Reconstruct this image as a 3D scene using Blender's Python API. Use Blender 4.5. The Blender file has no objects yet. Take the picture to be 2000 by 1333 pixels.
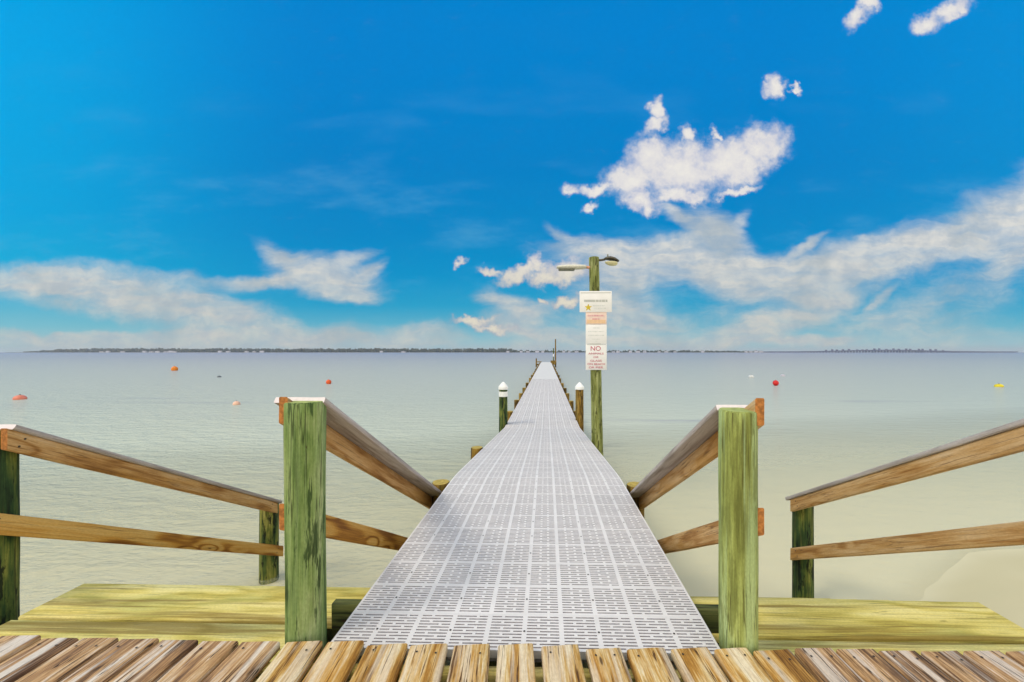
import bpy, bmesh, math, random
from mathutils import Vector, Matrix, noise as mnoise

# ------------------------------------------------------------------ camera
H = 1.15                    # eye above the deck
F = 700.0                   # focal length in photo pixels (2000 px wide)
PX0, PY0 = 1053.0, 688.0    # principal point of the photo
YAW = math.radians(1.2)     # camera turned a little to the left of the pier
sc = bpy.context.scene
C = sc.collection
cam_d = bpy.data.cameras.new('camera')
cam = bpy.data.objects.new('camera', cam_d)
C.objects.link(cam)
cam_d.sensor_fit = 'HORIZONTAL'
cam_d.sensor_width = 36
cam_d.lens = F / 2000 * 36
cam_d.shift_x = -(PX0 - 1000) / 2000
cam_d.shift_y = (PY0 - 666.5) / 2000
cam_d.clip_start = 0.05
cam_d.clip_end = 20000
cam.location = (0, 0, H)
cam.rotation_euler = (math.radians(90), 0, YAW)
sc.camera = cam


def X_at(px, Y):
    """world X of a point seen in photo column px at world distance Y"""
    return Y * math.tan(math.atan((px - PX0) / F) - YAW)


def Z_at(py, X, Y):
    d = Y * math.cos(YAW) - X * math.sin(YAW)
    return H - (py - PY0) / F * d


def P(px, py, Y):
    X = X_at(px, Y)
    return Vector((X, Y, Z_at(py, X, Y)))


# ------------------------------------------------------------------ light
SUN_AZ = Vector((-0.80, -0.45))
SUN_EL = math.radians(50)
sv = Vector((SUN_AZ.normalized().x * math.cos(SUN_EL), SUN_AZ.normalized().y * math.cos(SUN_EL), math.sin(SUN_EL)))
sun_d = bpy.data.lights.new('sun', 'SUN')
sun_d.energy = 1.25
sun_d.angle = math.radians(16.0)
sun_d.color = (1.0, 0.91, 0.76)
sun = bpy.data.objects.new('sun', sun_d)
C.objects.link(sun)
sun.rotation_euler = (-sv).to_track_quat('-Z', 'Y').to_euler()
sc.view_settings.view_transform = 'Standard'
sc.view_settings.look = 'None'
sc.view_settings.exposure = 0.0
sc.view_settings.gamma = 1.0
sc.cycles.max_bounces = 8
sc.cycles.transparent_max_bounces = 12


def lin(c):
    """sRGB 0..255 -> linear"""
    out = []
    for v in c:
        v /= 255.0
        out.append(v / 12.92 if v <= 0.04045 else ((v + 0.055) / 1.055) ** 2.4)
    return tuple(out)


class NT:
    """small helper round a node tree"""
    def __init__(s, tree):
        s.t = tree
        s.n = tree.nodes
        s.n.clear()

    def new(s, typ, **kw):
        nd = s.n.new(typ)
        for k, v in kw.items():
            setattr(nd, k, v)
        return nd

    def link(s, a, b):
        s.t.links.new(a, b)

    def put(s, sock, v):
        if isinstance(v, bpy.types.NodeSocket):
            s.link(v, sock)
        else:
            sock.default_value = v

    def math(s, op, a, b=0.0, clamp=False):
        nd = s.new('ShaderNodeMath', operation=op, use_clamp=clamp)
        s.put(nd.inputs[0], a)
        s.put(nd.inputs[1], b)
        return nd.outputs[0]

    def vec(s, op, a, b=(0, 0, 0), scale=None):
        nd = s.new('ShaderNodeVectorMath', operation=op)
        s.put(nd.inputs[0], a)
        s.put(nd.inputs[1], b)
        if scale is not None:
            s.put(nd.inputs[3], scale)
        return nd.outputs['Value'] if op in ('LENGTH', 'DOT_PRODUCT', 'DISTANCE') else nd.outputs[0]

    def noise(s, v, scale, detail=4, rough=0.55, out='Fac', dist=0.0):
        nd = s.new('ShaderNodeTexNoise')
        s.put(nd.inputs['Vector'], v)
        nd.inputs['Scale'].default_value = scale
        nd.inputs['Detail'].default_value = detail
        nd.inputs['Roughness'].default_value = rough
        nd.inputs['Distortion'].default_value = dist
        return nd.outputs[0] if out == 'Fac' else nd.outputs['Color']

    def maprange(s, v, a, b, c=0.0, d=1.0, smooth=True):
        nd = s.new('ShaderNodeMapRange')
        nd.interpolation_type = 'SMOOTHSTEP' if smooth else 'LINEAR'
        s.put(nd.inputs[0], v)
        for i, x in enumerate((a, b, c, d)):
            s.put(nd.inputs[i + 1], x)
        return nd.outputs[0]

    def mix(s, f, a, b, mode='MIX'):
        nd = s.new('ShaderNodeMix', data_type='RGBA', blend_type=mode)
        s.put(nd.inputs[0], f)
        for k, v in ((6, a), (7, b)):
            if not isinstance(v, bpy.types.NodeSocket) and len(v) == 3:
                v = tuple(v) + (1,)
            s.put(nd.inputs[k], v)
        return nd.outputs[2]

    def ramp(s, f, stops, interp='LINEAR'):
        nd = s.new('ShaderNodeValToRGB')
        s.put(nd.inputs[0], f)
        cr = nd.color_ramp
        cr.interpolation = interp
        while len(cr.elements) < len(stops):
            cr.elements.new(0.5)
        for e, (p, c) in zip(cr.elements, stops):
            e.position = p
            e.color = tuple(c) + (1,)
        return nd.outputs[0]

    def mapping(s, v, loc=(0, 0, 0), rot=(0, 0, 0), scale=(1, 1, 1), typ='POINT'):
        nd = s.new('ShaderNodeMapping', vector_type=typ)
        s.put(nd.inputs[0], v)
        if nd.inputs.get('Location'):
            nd.inputs['Location'].default_value = loc
        nd.inputs['Rotation'].default_value = rot
        nd.inputs['Scale'].default_value = scale
        return nd.outputs[0]

    def combine(s, x, y, z):
        nd = s.new('ShaderNodeCombineXYZ')
        for i, v in enumerate((x, y, z)):
            s.put(nd.inputs[i], v)
        return nd.outputs[0]


# ------------------------------------------------------------------ sky with clouds (world)
SKY_STRENGTH = 0.12
# cloud lobes: centre and radii in photo pixels, turned into directions of the sky; angle counter-clockwise
CUMULUS = [
    (1270, 305, 48, 42, 0), (1235, 345, 62, 34, 15), (1330, 330, 95, 62, 5), (1420, 315, 90, 48, 14),
    (1490, 285, 55, 44, 10), (1455, 335, 62, 34, 30), (1245, 385, 42, 26, -20), (1330, 385, 70, 20, -6),
    (1440, 378, 50, 10, 12), (1165, 366, 52, 13, 10), (1115, 374, 24, 15, 0), (1152, 403, 22, 10, 30),
    (1279, 240, 30, 17, 35), (1285, 213, 17, 18, 0), (1347, 262, 16, 22, 0), (1406, 266, 11, 18, 20),
    (1260, 400, 24, 18, -30),
    (1514, 172, 17, 22, 10), (1551, 174, 17, 6, -12),
    (1672, 36, 20, 30, -35), (1695, 8, 22, 22, -35), (1812, 42, 34, 22, 20), (1862, 14, 46, 20, 28),
    (896, 514, 14, 8, 40), (957, 528, 28, 12, -15), (1018, 536, 58, 16, 22), (1045, 516, 20, 16, 20),
    (1100, 528, 62, 26, 8), (1070, 545, 40, 16, 0), (925, 625, 52, 10, 0), (960, 638, 60, 10, -8),
    (1060, 590, 14, 8, 0), (1105, 590, 30, 14, 15),
]
CIRRUS = [
    (640, 540, 110, 40, -12, 1.0), (560, 500, 75, 20, -28, .75), (690, 500, 60, 14, 18, .7), (520, 548, 110, 14, 4, .9),
    (675, 575, 70, 18, -8, .9), (720, 525, 45, 16, 25, .7),
    (80, 548, 180, 30, -3, 1.0), (260, 580, 200, 44, -8, 1.0), (430, 612, 150, 34, -10, 1.0), (330, 540, 160, 14, -8, .4), (90, 590, 140, 18, -10, .45),
    (560, 655, 300, 24, 0, .8), (830, 655, 90, 26, 0, .75), (300, 655, 260, 14, 0, .6), (60, 665, 160, 18, 0, .6), (420, 670, 420, 20, 0, .7), (1350, 672, 420, 16, 0, .55), (225, 646, 36, 10, 0, .75), (108, 648, 22, 6, 0, .6),
    (980, 590, 60, 20, -12, .9), (1040, 612, 55, 22, 8, .9), (1000, 640, 70, 26, -12, .8), (1090, 655, 120, 26, 0, .75),
    (1095, 455, 38, 11, -22, .6), (1130, 480, 110, 22, 4, .55), (1220, 500, 120, 40, 0, .8), (1330, 500, 120, 36, -5, .85),
    (1330, 430, 60, 14, -32, .8), (1400, 455, 70, 34, -40, .9), (1438, 435, 14, 30, -30, .55),
    (1440, 530, 150, 52, -12, 1.0), (1560, 545, 170, 42, 0, 1.0), (1570, 482, 58, 8, 28, .7),
    (1680, 505, 150, 40, 6, 1.0), (1820, 475, 150, 42, 12, 1.0), (1950, 440, 120, 62, 16, 1.0), (2060, 410, 110, 80, 12, 1.0),
    (1690, 470, 40, 10, 10, .6), (1985, 505, 70, 30, 35, .8), (1230, 555, 130, 55, 0, .8), (1230, 620, 130, 45, 0, .8),
    (1640, 580, 110, 22, 28, .75), (1560, 610, 140, 30, 22, .8), (1470, 645, 110, 26, 14, .7), (1720, 580, 40, 8, 35, .6),
    (1540, 667, 130, 10, 2, .8), (1640, 662, 40, 8, 8, .7), (1250, 665, 110, 16, 0, .6), (1880, 575, 170, 50, 8, .5), (1850, 655, 200, 30, 0, .5), (1680, 625, 200, 34, 4, .5), (1380, 610, 120, 60, 0, .5),
]
GAPS = [(1335, 590, 95, 45, -15, .75), (1690, 560, 38, 14, 25, .35), (1880, 590, 90, 18, 18, .3), (985, 655, 70, 12, -8, .35), (1500, 470, 40, 25, 0, .3)]


def build_world():
    w = bpy.data.worlds.new('World')
    sc.world = w
    w.use_nodes = True
    t = NT(w.node_tree)
    g = t.new('ShaderNodeTexCoord').outputs['Generated']
    rot = t.new('ShaderNodeVectorRotate', rotation_type='Z_AXIS')
    t.link(g, rot.inputs['Vector'])
    rot.inputs['Angle'].default_value = -YAW
    sep = t.new('ShaderNodeSeparateXYZ')
    t.link(rot.outputs[0], sep.inputs[0])
    dx, dy, dz = sep.outputs
    yy = t.math('MAXIMUM', dy, 0.12)
    u = t.math('DIVIDE', dx, yy)
    v = t.math('DIVIDE', t.math('MAXIMUM', dz, 0.0), yy)
    uv = t.combine(u, v, 0.0)
    front = t.maprange(dy, 0.12, 0.4)
    # --- cumulus: domain-warped lobes eaten by fine noise
    w1 = t.vec('SUBTRACT', t.noise(uv, 9, 4, .6, 'Color'), (.5, .5, .5))
    w2 = t.vec('SUBTRACT', t.noise(uv, 30, 5, .6, 'Color'), (.5, .5, .5))
    pc = t.vec('ADD', t.vec('ADD', uv, t.vec('SCALE', w1, scale=.085)), t.vec('SCALE', w2, scale=.048))
    pc = t.vec('MULTIPLY', pc, (1, 1, 0))
    acc = None
    for i, (cx, cy, rx, ry, a) in enumerate(CUMULUS):
        if i and i % 12 == 0:      # (only orders the evaluation: the term is far below a pixel)
            pc = t.vec('ADD', pc, t.math('MULTIPLY', acc, 1e-6))
        m = t.mapping(pc, ((cx - PX0) / F, (PY0 - cy) / F, 0), (0, 0, math.radians(a)), (rx * 1.12 / F, ry * 1.12 / F, 1), 'TEXTURE')
        ln = t.vec('LENGTH', m)
        acc = ln if acc is None else t.math('SMOOTH_MIN', acc, ln)
        if acc is not ln:
            acc.node.inputs[2].default_value = .18
    fb = t.noise(uv, 34, 6, .62)
    fld = t.math('ADD', t.math('SUBTRACT', 1.0, acc), t.math('MULTIPLY', t.math("SUBTRACT", fb, .5), .80))
    cum = t.math('MULTIPLY', t.maprange(fld, -.14, .58), front)
    # --- cirrus and veils: softer and drawn out
    wv = t.mapping(uv, rot=(0, 0, math.radians(-12)), scale=(3.0, 9.0, 1))
    w3 = t.vec('SUBTRACT', t.noise(wv, 1.0, 4, .55, 'Color'), (.5, .5, .5))
    w4 = t.vec('SUBTRACT', t.noise(uv, 7.0, 4, .55, 'Color'), (.5, .5, .5))
    ps = t.vec('ADD', t.vec('ADD', uv, t.vec('SCALE', w3, scale=.06)), t.vec('SCALE', w4, scale=.07))
    ps = t.vec('MULTIPLY', ps, (1, 1, 0))
    acc2 = None
    ps = t.vec('ADD', ps, t.math('MULTIPLY', acc, 1e-6))
    for i, (cx, cy, rx, ry, a, wt) in enumerate(CIRRUS):
        if i and i % 12 == 0:
            ps = t.vec('ADD', ps, t.math('MULTIPLY', acc2, 1e-6))
        m = t.mapping(ps, ((cx - PX0) / F, (PY0 - cy) / F, 0), (0, 0, math.radians(a)), (rx * 1.35 / F, ry * 1.45 / F, 1), 'TEXTURE')
        b = t.maprange(t.vec('LENGTH', m), .08, 1.1, 1.0 - wt, 1.0)
        acc2 = b if acc2 is None else t.math('MULTIPLY', acc2, b)
    cir = t.math('SUBTRACT', 1.0, acc2)
    for (cx, cy, rx, ry, a, wt) in GAPS:
        m = t.mapping(ps, ((cx - PX0) / F, (PY0 - cy) / F, 0), (0, 0, math.radians(a)), (rx * 1.3 / F, ry * 1.3 / F, 1), 'TEXTURE')
        cir = t.math('MULTIPLY', cir, t.maprange(t.vec('LENGTH', m), .1, 1.0, 1.0 - wt, 1.0))
    det = t.noise(t.mapping(ps, rot=(0, 0, math.radians(-10)), scale=(13, 34, 1)), 1.0, 6, .66)
    cir = t.math('ADD', cir, t.math('MULTIPLY', t.math('SUBTRACT', det, .5), .55))
    cir = t.maprange(cir, .03, 1.0)
    streak = t.noise(t.mapping(ps, rot=(0, 0, math.radians(-14)), scale=(5, 26, 1)), 1.0, 5, .6)
    cir = t.math('MULTIPLY', cir, t.maprange(streak, .28, .6, .66, 1.05, False), True)
    cir = t.math('MULTIPLY', cir, front)
    # --- unseen bright cloud cover behind the viewer, added as neutral fill light
    gb = t.noise(g, 3.2, 6, .6)
    back_fill = t.math('MULTIPLY', t.maprange(gb, .34, .50), t.maprange(dy, .40, .05))
    # --- blue of the sky: Nishita, deepened
    sky = t.new('ShaderNodeTexSky', sky_type='NISHITA')
    sky.sun_disc = False
    sky.sun_elevation = SUN_EL
    sky.sun_rotation = math.atan2(SUN_AZ.x, SUN_AZ.y)
    sky.ozone_density = 4.0
    k = 1.0 / SKY_STRENGTH
    rows = [(690, (178, 192, 198)), (668, (140, 192, 204)), (640, (92, 176, 202)), (600, (36, 160, 202)), (540, (0, 146, 202)),
            (460, (0, 136, 200)), (330, (0, 129, 200)), (150, (0, 130, 206)), (-200, (0, 130, 210))]
    el = t.math('DIVIDE', v, 1.3)
    grad = t.ramp(el, [((PY0 + 2 - y) / F / 1.3, lin(c)) for y, c in rows])
    rows2 = [(690, (176, 196, 200)), (640, (120, 190, 205)), (560, (20, 172, 214)), (420, (0, 165, 222)), (100, (0, 165, 230)), (-200, (0, 160, 230))]
    cyan = t.ramp(el, [((PY0 + 2 - y) / F / 1.3, lin(c)) for y, c in rows2])
    side = t.math('MAXIMUM', t.maprange(u, -.55, -1.55, 0, 1), t.maprange(u, .55, 1.6, 0, .32))
    blue = t.mix(side, grad, cyan)
    blue = t.vec('SCALE', blue, scale=k)
    nis = t.new('ShaderNodeHueSaturation')
    nis.inputs['Saturation'].default_value = 1.25
    t.link(sky.outputs[0], nis.inputs['Color'])
    base = t.mix(.01, blue, nis.outputs[0])
    wisp = t.noise(t.mapping(uv, rot=(0, 0, math.radians(-25)), scale=(2.2, 7, 1), loc=(3, 1, 0)), 1.0, 6, .62)
    base = t.mix(t.math('MULTIPLY', t.maprange(wisp, .5, .75), t.math('MULTIPLY', t.maprange(v, .95, .15, .0, .32), front)), base, tuple(x * k for x in lin((120, 188, 214))))
    # cloud colours
    shade = t.noise(uv, 16, 5, .6)
    cumcol = t.ramp(t.math('ADD', t.math('MULTIPLY', fld, .55), t.math('MULTIPLY', shade, .9)),
                    [(.34, lin((150, 172, 210))), (.58, lin((190, 196, 216))), (.80, lin((222, 220, 222))), (1.0, lin((234, 231, 226)))])
    low = t.maprange(v, .02, .45)
    cumcol = t.mix(t.maprange(v, .34, .16), cumcol, t.mix(1.0, cumcol, lin((243, 240, 226)), 'MULTIPLY'))
    circol = t.mix(low, lin((203, 204, 198)), lin((228, 226, 220)))
    circol = t.mix(t.maprange(t.math('ADD', t.math('MULTIPLY', shade, .5), t.math('MULTIPLY', det, .5)), .62, .38), circol, t.mix(.5, circol, lin((150, 170, 190))))
    und = t.noise(ps, 4.5, 3, .5)
    circol = t.mix(t.math('MULTIPLY', t.maprange(und, .48, .66), .55), circol, lin((160, 174, 182)))
    col = t.mix(t.math('MULTIPLY', cir, .97), base, t.vec('SCALE', circol, scale=k))
    col = t.mix(cum, col, t.vec('SCALE', cumcol, scale=k))
    col = t.mix(back_fill, col, tuple(x * k * 2.0 for x in lin((226, 220, 208))))
    bg = t.new('ShaderNodeBackground')
    t.link(col, bg.inputs[0])
    bg.inputs[1].default_value = SKY_STRENGTH
    out = t.new('ShaderNodeOutputWorld')
    t.link(bg.outputs[0], out.inputs[0])
    w.cycles.sampling_method = 'MANUAL'
    w.cycles.sample_map_resolution = 512


build_world()


# ------------------------------------------------------------------ helpers for objects
def tag(o, label=None, cat=None, group=None, kind=None):
    if label:
        o['label'] = label
    if cat:
        o['category'] = cat
    if group:
        o['group'] = group
    if kind:
        o['kind'] = kind
    return o


def obj(name, bm_or_me, mats=None, parent=None, mw=None):
    """link a bmesh or mesh as one object; mw = its world matrix"""
    if isinstance(bm_or_me, bmesh.types.BMesh):
        me = bpy.data.meshes.new(name)
        bm_or_me.to_mesh(me)
        bm_or_me.free()
    else:
        me = bm_or_me
    if mats is not None and not me.materials:
        for m in (mats if isinstance(mats, (list, tuple)) else [mats]):
            me.materials.append(m)
    o = bpy.data.objects.new(name, me)
    C.objects.link(o)
    mw = mw or Matrix.Identity(4)
    if parent is not None:
        o.parent = parent
        o.matrix_local = WORLD[parent.name].inverted() @ mw
    else:
        o.matrix_local = mw
    WORLD[o.name] = mw
    return o


WORLD = {}


def empty(name, loc, label, cat, group=None):
    o = bpy.data.objects.new(name, None)
    C.objects.link(o)
    o.empty_display_size = 0.2
    o.location = loc
    WORLD[o.name] = Matrix.Translation(loc)
    return tag(o, label, cat, group)


def frame(p, xdir, zdir=(0, 0, 1)):
    """matrix with local X along xdir, local Z near zdir"""
    x = Vector(xdir).normalized()
    z = Vector(zdir)
    z = (z - x * z.dot(x)).normalized()
    y = z.cross(x)
    m = Matrix((x, y, z)).transposed().to_4x4()
    m.translation = Vector(p)
    return m


def smooth(bm, ang=40):
    for f in bm.faces:
        f.smooth = True
    for e in bm.edges:
        if len(e.link_faces) == 2 and e.calc_face_angle(0) > math.radians(ang):
            e.smooth = False


def board_bm(L, W, T, seed=0, bev=0.004, seg=0.07, rough=0.0012, cup=0.0, shear=0.0):
    """a sawn board: local X 0..L, Y +-W/2, Z -T..0 (top face at Z=0), worn edges; end faces use material 1"""
    rnd = random.Random(seed)
    off = rnd.random() * 100
    bm = bmesh.new()
    n = max(2, int(L / seg))
    b = bev
    ny = 4
    prof = [(-W / 2, -T + b), (-W / 2, -b)]
    prof += [(-W / 2 + b + (W - 2 * b) * i / ny, 0) for i in range(ny + 1)]
    prof += [(W / 2, -b), (W / 2, -T + b), (W / 2 - b, -T), (-W / 2 + b, -T)]
    rings = []
    for i in range(n + 1):
        x = L * i / n
        ring = []
        for (y, z) in prof:
            q = Vector((x * 2.5 + off, y * 14, z * 14))
            d = mnoise.noise(q) * rough
            d2 = mnoise.noise(q + Vector((7, 3, 1))) * rough
            cz = cup * (y / (W / 2)) ** 2
            ring.append(bm.verts.new((x + y * shear, y + d, z + d2 + cz)))
        rings.append(ring)
    m = len(prof)
    for i in range(n):
        for j in range(m):
            bm.faces.new((rings[i][j], rings[i + 1][j], rings[i + 1][(j + 1) % m], rings[i][(j + 1) % m]))
    for r in (list(reversed(rings[0])), rings[-1]):
        f = bm.faces.new(r)
        f.material_index = 1
    bmesh.ops.recalc_face_normals(bm, faces=bm.faces)
    smooth(bm, 50)
    return bm


def pile_bm(h, r0, r1, seed=0, segs=36, rough=0.004, flat=0.0, top_tilt=0.0):
    """a round timber pile: local Z 0..h, slightly out of round, worn faces"""
    rnd = random.Random(seed)
    off = rnd.random() * 50
    bm = bmesh.new()
    n = max(4, int(h / 0.04))
    n = min(n, 60)
    rings = []
    for i in range(n + 1):
        z = h * i / n
        r = r0 + (r1 - r0) * i / n
        ring = []
        for j in range(segs):
            a = 2 * math.pi * j / segs
            ca, sa = math.cos(a), math.sin(a)
            d = mnoise.noise(Vector((ca * 1.3 + off, sa * 1.3, z * .8))) * rough * 1.5
            d += mnoise.noise(Vector((ca * 5 + off, sa * 5, z * 3))) * rough * .6
            # squarish flats
            rr = r * (1 - flat * (abs(math.sin(2 * a)) ** 2 - .5) * -.12) + d
            ring.append(bm.verts.new((ca * rr, sa * rr, z)))
        rings.append(ring)
    ring = [bm.verts.new((v.co.x * .94, v.co.y * .94, h + .006)) for v in rings[-1]]
    rings.append(ring)
    for i in range(len(rings) - 1):
        for j in range(segs):
            k = (j + 1) % segs
            bm.faces.new((rings[i][j], rings[i][k], rings[i + 1][k], rings[i + 1][j]))
    f = bm.faces.new(rings[-1])
    f.material_index = 1
    f = bm.faces.new(list(reversed(rings[0])))
    bmesh.ops.recalc_face_normals(bm, faces=bm.faces)
    smooth(bm, 50)
    return bm


def box_bm(x0, x1, y0, y1, z0, z1, bev=0.0, bm=None):
    own = bm is None
    b2 = bmesh.new()
    bmesh.ops.create_cube(b2, size=1)
    for v in b2.verts:
        v.co = Vector((x0 + (v.co.x + .5) * (x1 - x0), y0 + (v.co.y + .5) * (y1 - y0), z0 + (v.co.z + .5) * (z1 - z0)))
    if bev:
        bmesh.ops.bevel(b2, geom=b2.edges[:], offset=bev, segments=2, affect='EDGES', profile=.5)
        for f in b2.faces:
            f.smooth = True
    if own:
        return b2
    me = bpy.data.meshes.new('tmp')
    b2.to_mesh(me)
    b2.free()
    bm.from_mesh(me)
    bpy.data.meshes.remove(me)
    return bm


def lathe_bm(prof, segs=24, bm=None):
    """prof: list of (r, z)"""
    bm = bm or bmesh.new()
    rings = []
    for r, z in prof:
        if r < 1e-5:
            rings.append([bm.verts.new((0, 0, z))])
        else:
            rings.append([bm.verts.new((r * math.cos(2 * math.pi * j / segs), r * math.sin(2 * math.pi * j / segs), z)) for j in range(segs)])
    for a, b in zip(rings, rings[1:]):
        for j in range(segs):
            k = (j + 1) % segs
            if len(a) == 1 and len(b) == 1:
                continue
            if len(a) == 1:
                bm.faces.new((a[0], b[k], b[j]))
            elif len(b) == 1:
                bm.faces.new((a[j], a[k], b[0]))
            else:
                bm.faces.new((a[j], a[k], b[k], b[j]))
    if len(rings[0]) > 1:
        bm.faces.new(list(reversed(rings[0])))
    if len(rings[-1]) > 1:
        bm.faces.new(rings[-1])
    bmesh.ops.recalc_face_normals(bm, faces=bm.faces)
    smooth(bm, 40)
    return bm


def tube_bm(pts, r, segs=10, bm=None):
    bm = bm or bmesh.new()
    pts = [Vector(p) for p in pts]
    rings = []
    for i, p in enumerate(pts):
        d = (pts[min(i + 1, len(pts) - 1)] - pts[max(i - 1, 0)]).normalized()
        up = Vector((0, 0, 1)) if abs(d.z) < .9 else Vector((1, 0, 0))
        a = d.cross(up).normalized()
        b = d.cross(a)
        rings.append([bm.verts.new(p + (a * math.cos(2 * math.pi * j / segs) + b * math.sin(2 * math.pi * j / segs)) * r) for j in range(segs)])
    for a, b in zip(rings, rings[1:]):
        for j in range(segs):
            k = (j + 1) % segs
            bm.faces.new((a[j], a[k], b[k], b[j]))
    bm.faces.new(list(reversed(rings[0])))
    bm.faces.new(rings[-1])
    bmesh.ops.recalc_face_normals(bm, faces=bm.faces)
    smooth(bm, 50)
    return bm


def copy_tree(o, parent=None):
    c = o.copy()
    C.objects.link(c)
    if parent:
        c.parent = parent
    for ch in list(o.children):
        copy_tree(ch, c)
    return c


# ------------------------------------------------------------------ materials
def new_mat(name):
    m = bpy.data.materials.new(name)
    m.use_nodes = True
    return m, NT(m.node_tree)


def finish(t, col, rough=.7, bump=None, strength=.3, dist=.01, spec=.3):
    bs = t.new('ShaderNodeBsdfPrincipled')
    t.put(bs.inputs['Base Color'], col if isinstance(col, bpy.types.NodeSocket) else tuple(col) + (1,))
    t.put(bs.inputs['Roughness'], rough)
    bs.inputs['Specular IOR Level'].default_value = spec
    if bump is not None:
        bp = t.new('ShaderNodeBump')
        bp.inputs['Strength'].default_value = strength
        bp.inputs['Distance'].default_value = dist
        t.link(bump, bp.inputs['Height'])
        t.link(bp.outputs[0], bs.inputs['Normal'])
    out = t.new('ShaderNodeOutputMaterial')
    t.link(bs.outputs[0], out.inputs[0])
    return bs


def plain(name, col, rough=.5, metal=0.0, noise_amt=.12, scale=14, spec=.4):
    m, t = new_mat(name)
    p = t.new('ShaderNodeTexCoord').outputs['Object']
    oi = t.new('ShaderNodeObjectInfo').outputs['Random']
    p = t.vec('ADD', p, t.vec('SCALE', (17.0, 9.0, 4.0), scale=oi))
    n = t.noise(p, scale, 5, .6)
    c = t.mix(t.maprange(n, .3, .7), tuple(x * (1 - noise_amt) for x in col), tuple(min(1, x * (1 + noise_amt)) for x in col))
    c = t.vec('SCALE', c, scale=t.maprange(oi, 0, 1, .955, 1.03, False))
    b = finish(t, c, rough, n, .05, .002, spec)
    b.inputs['Metallic'].default_value = metal
    return m


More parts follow.
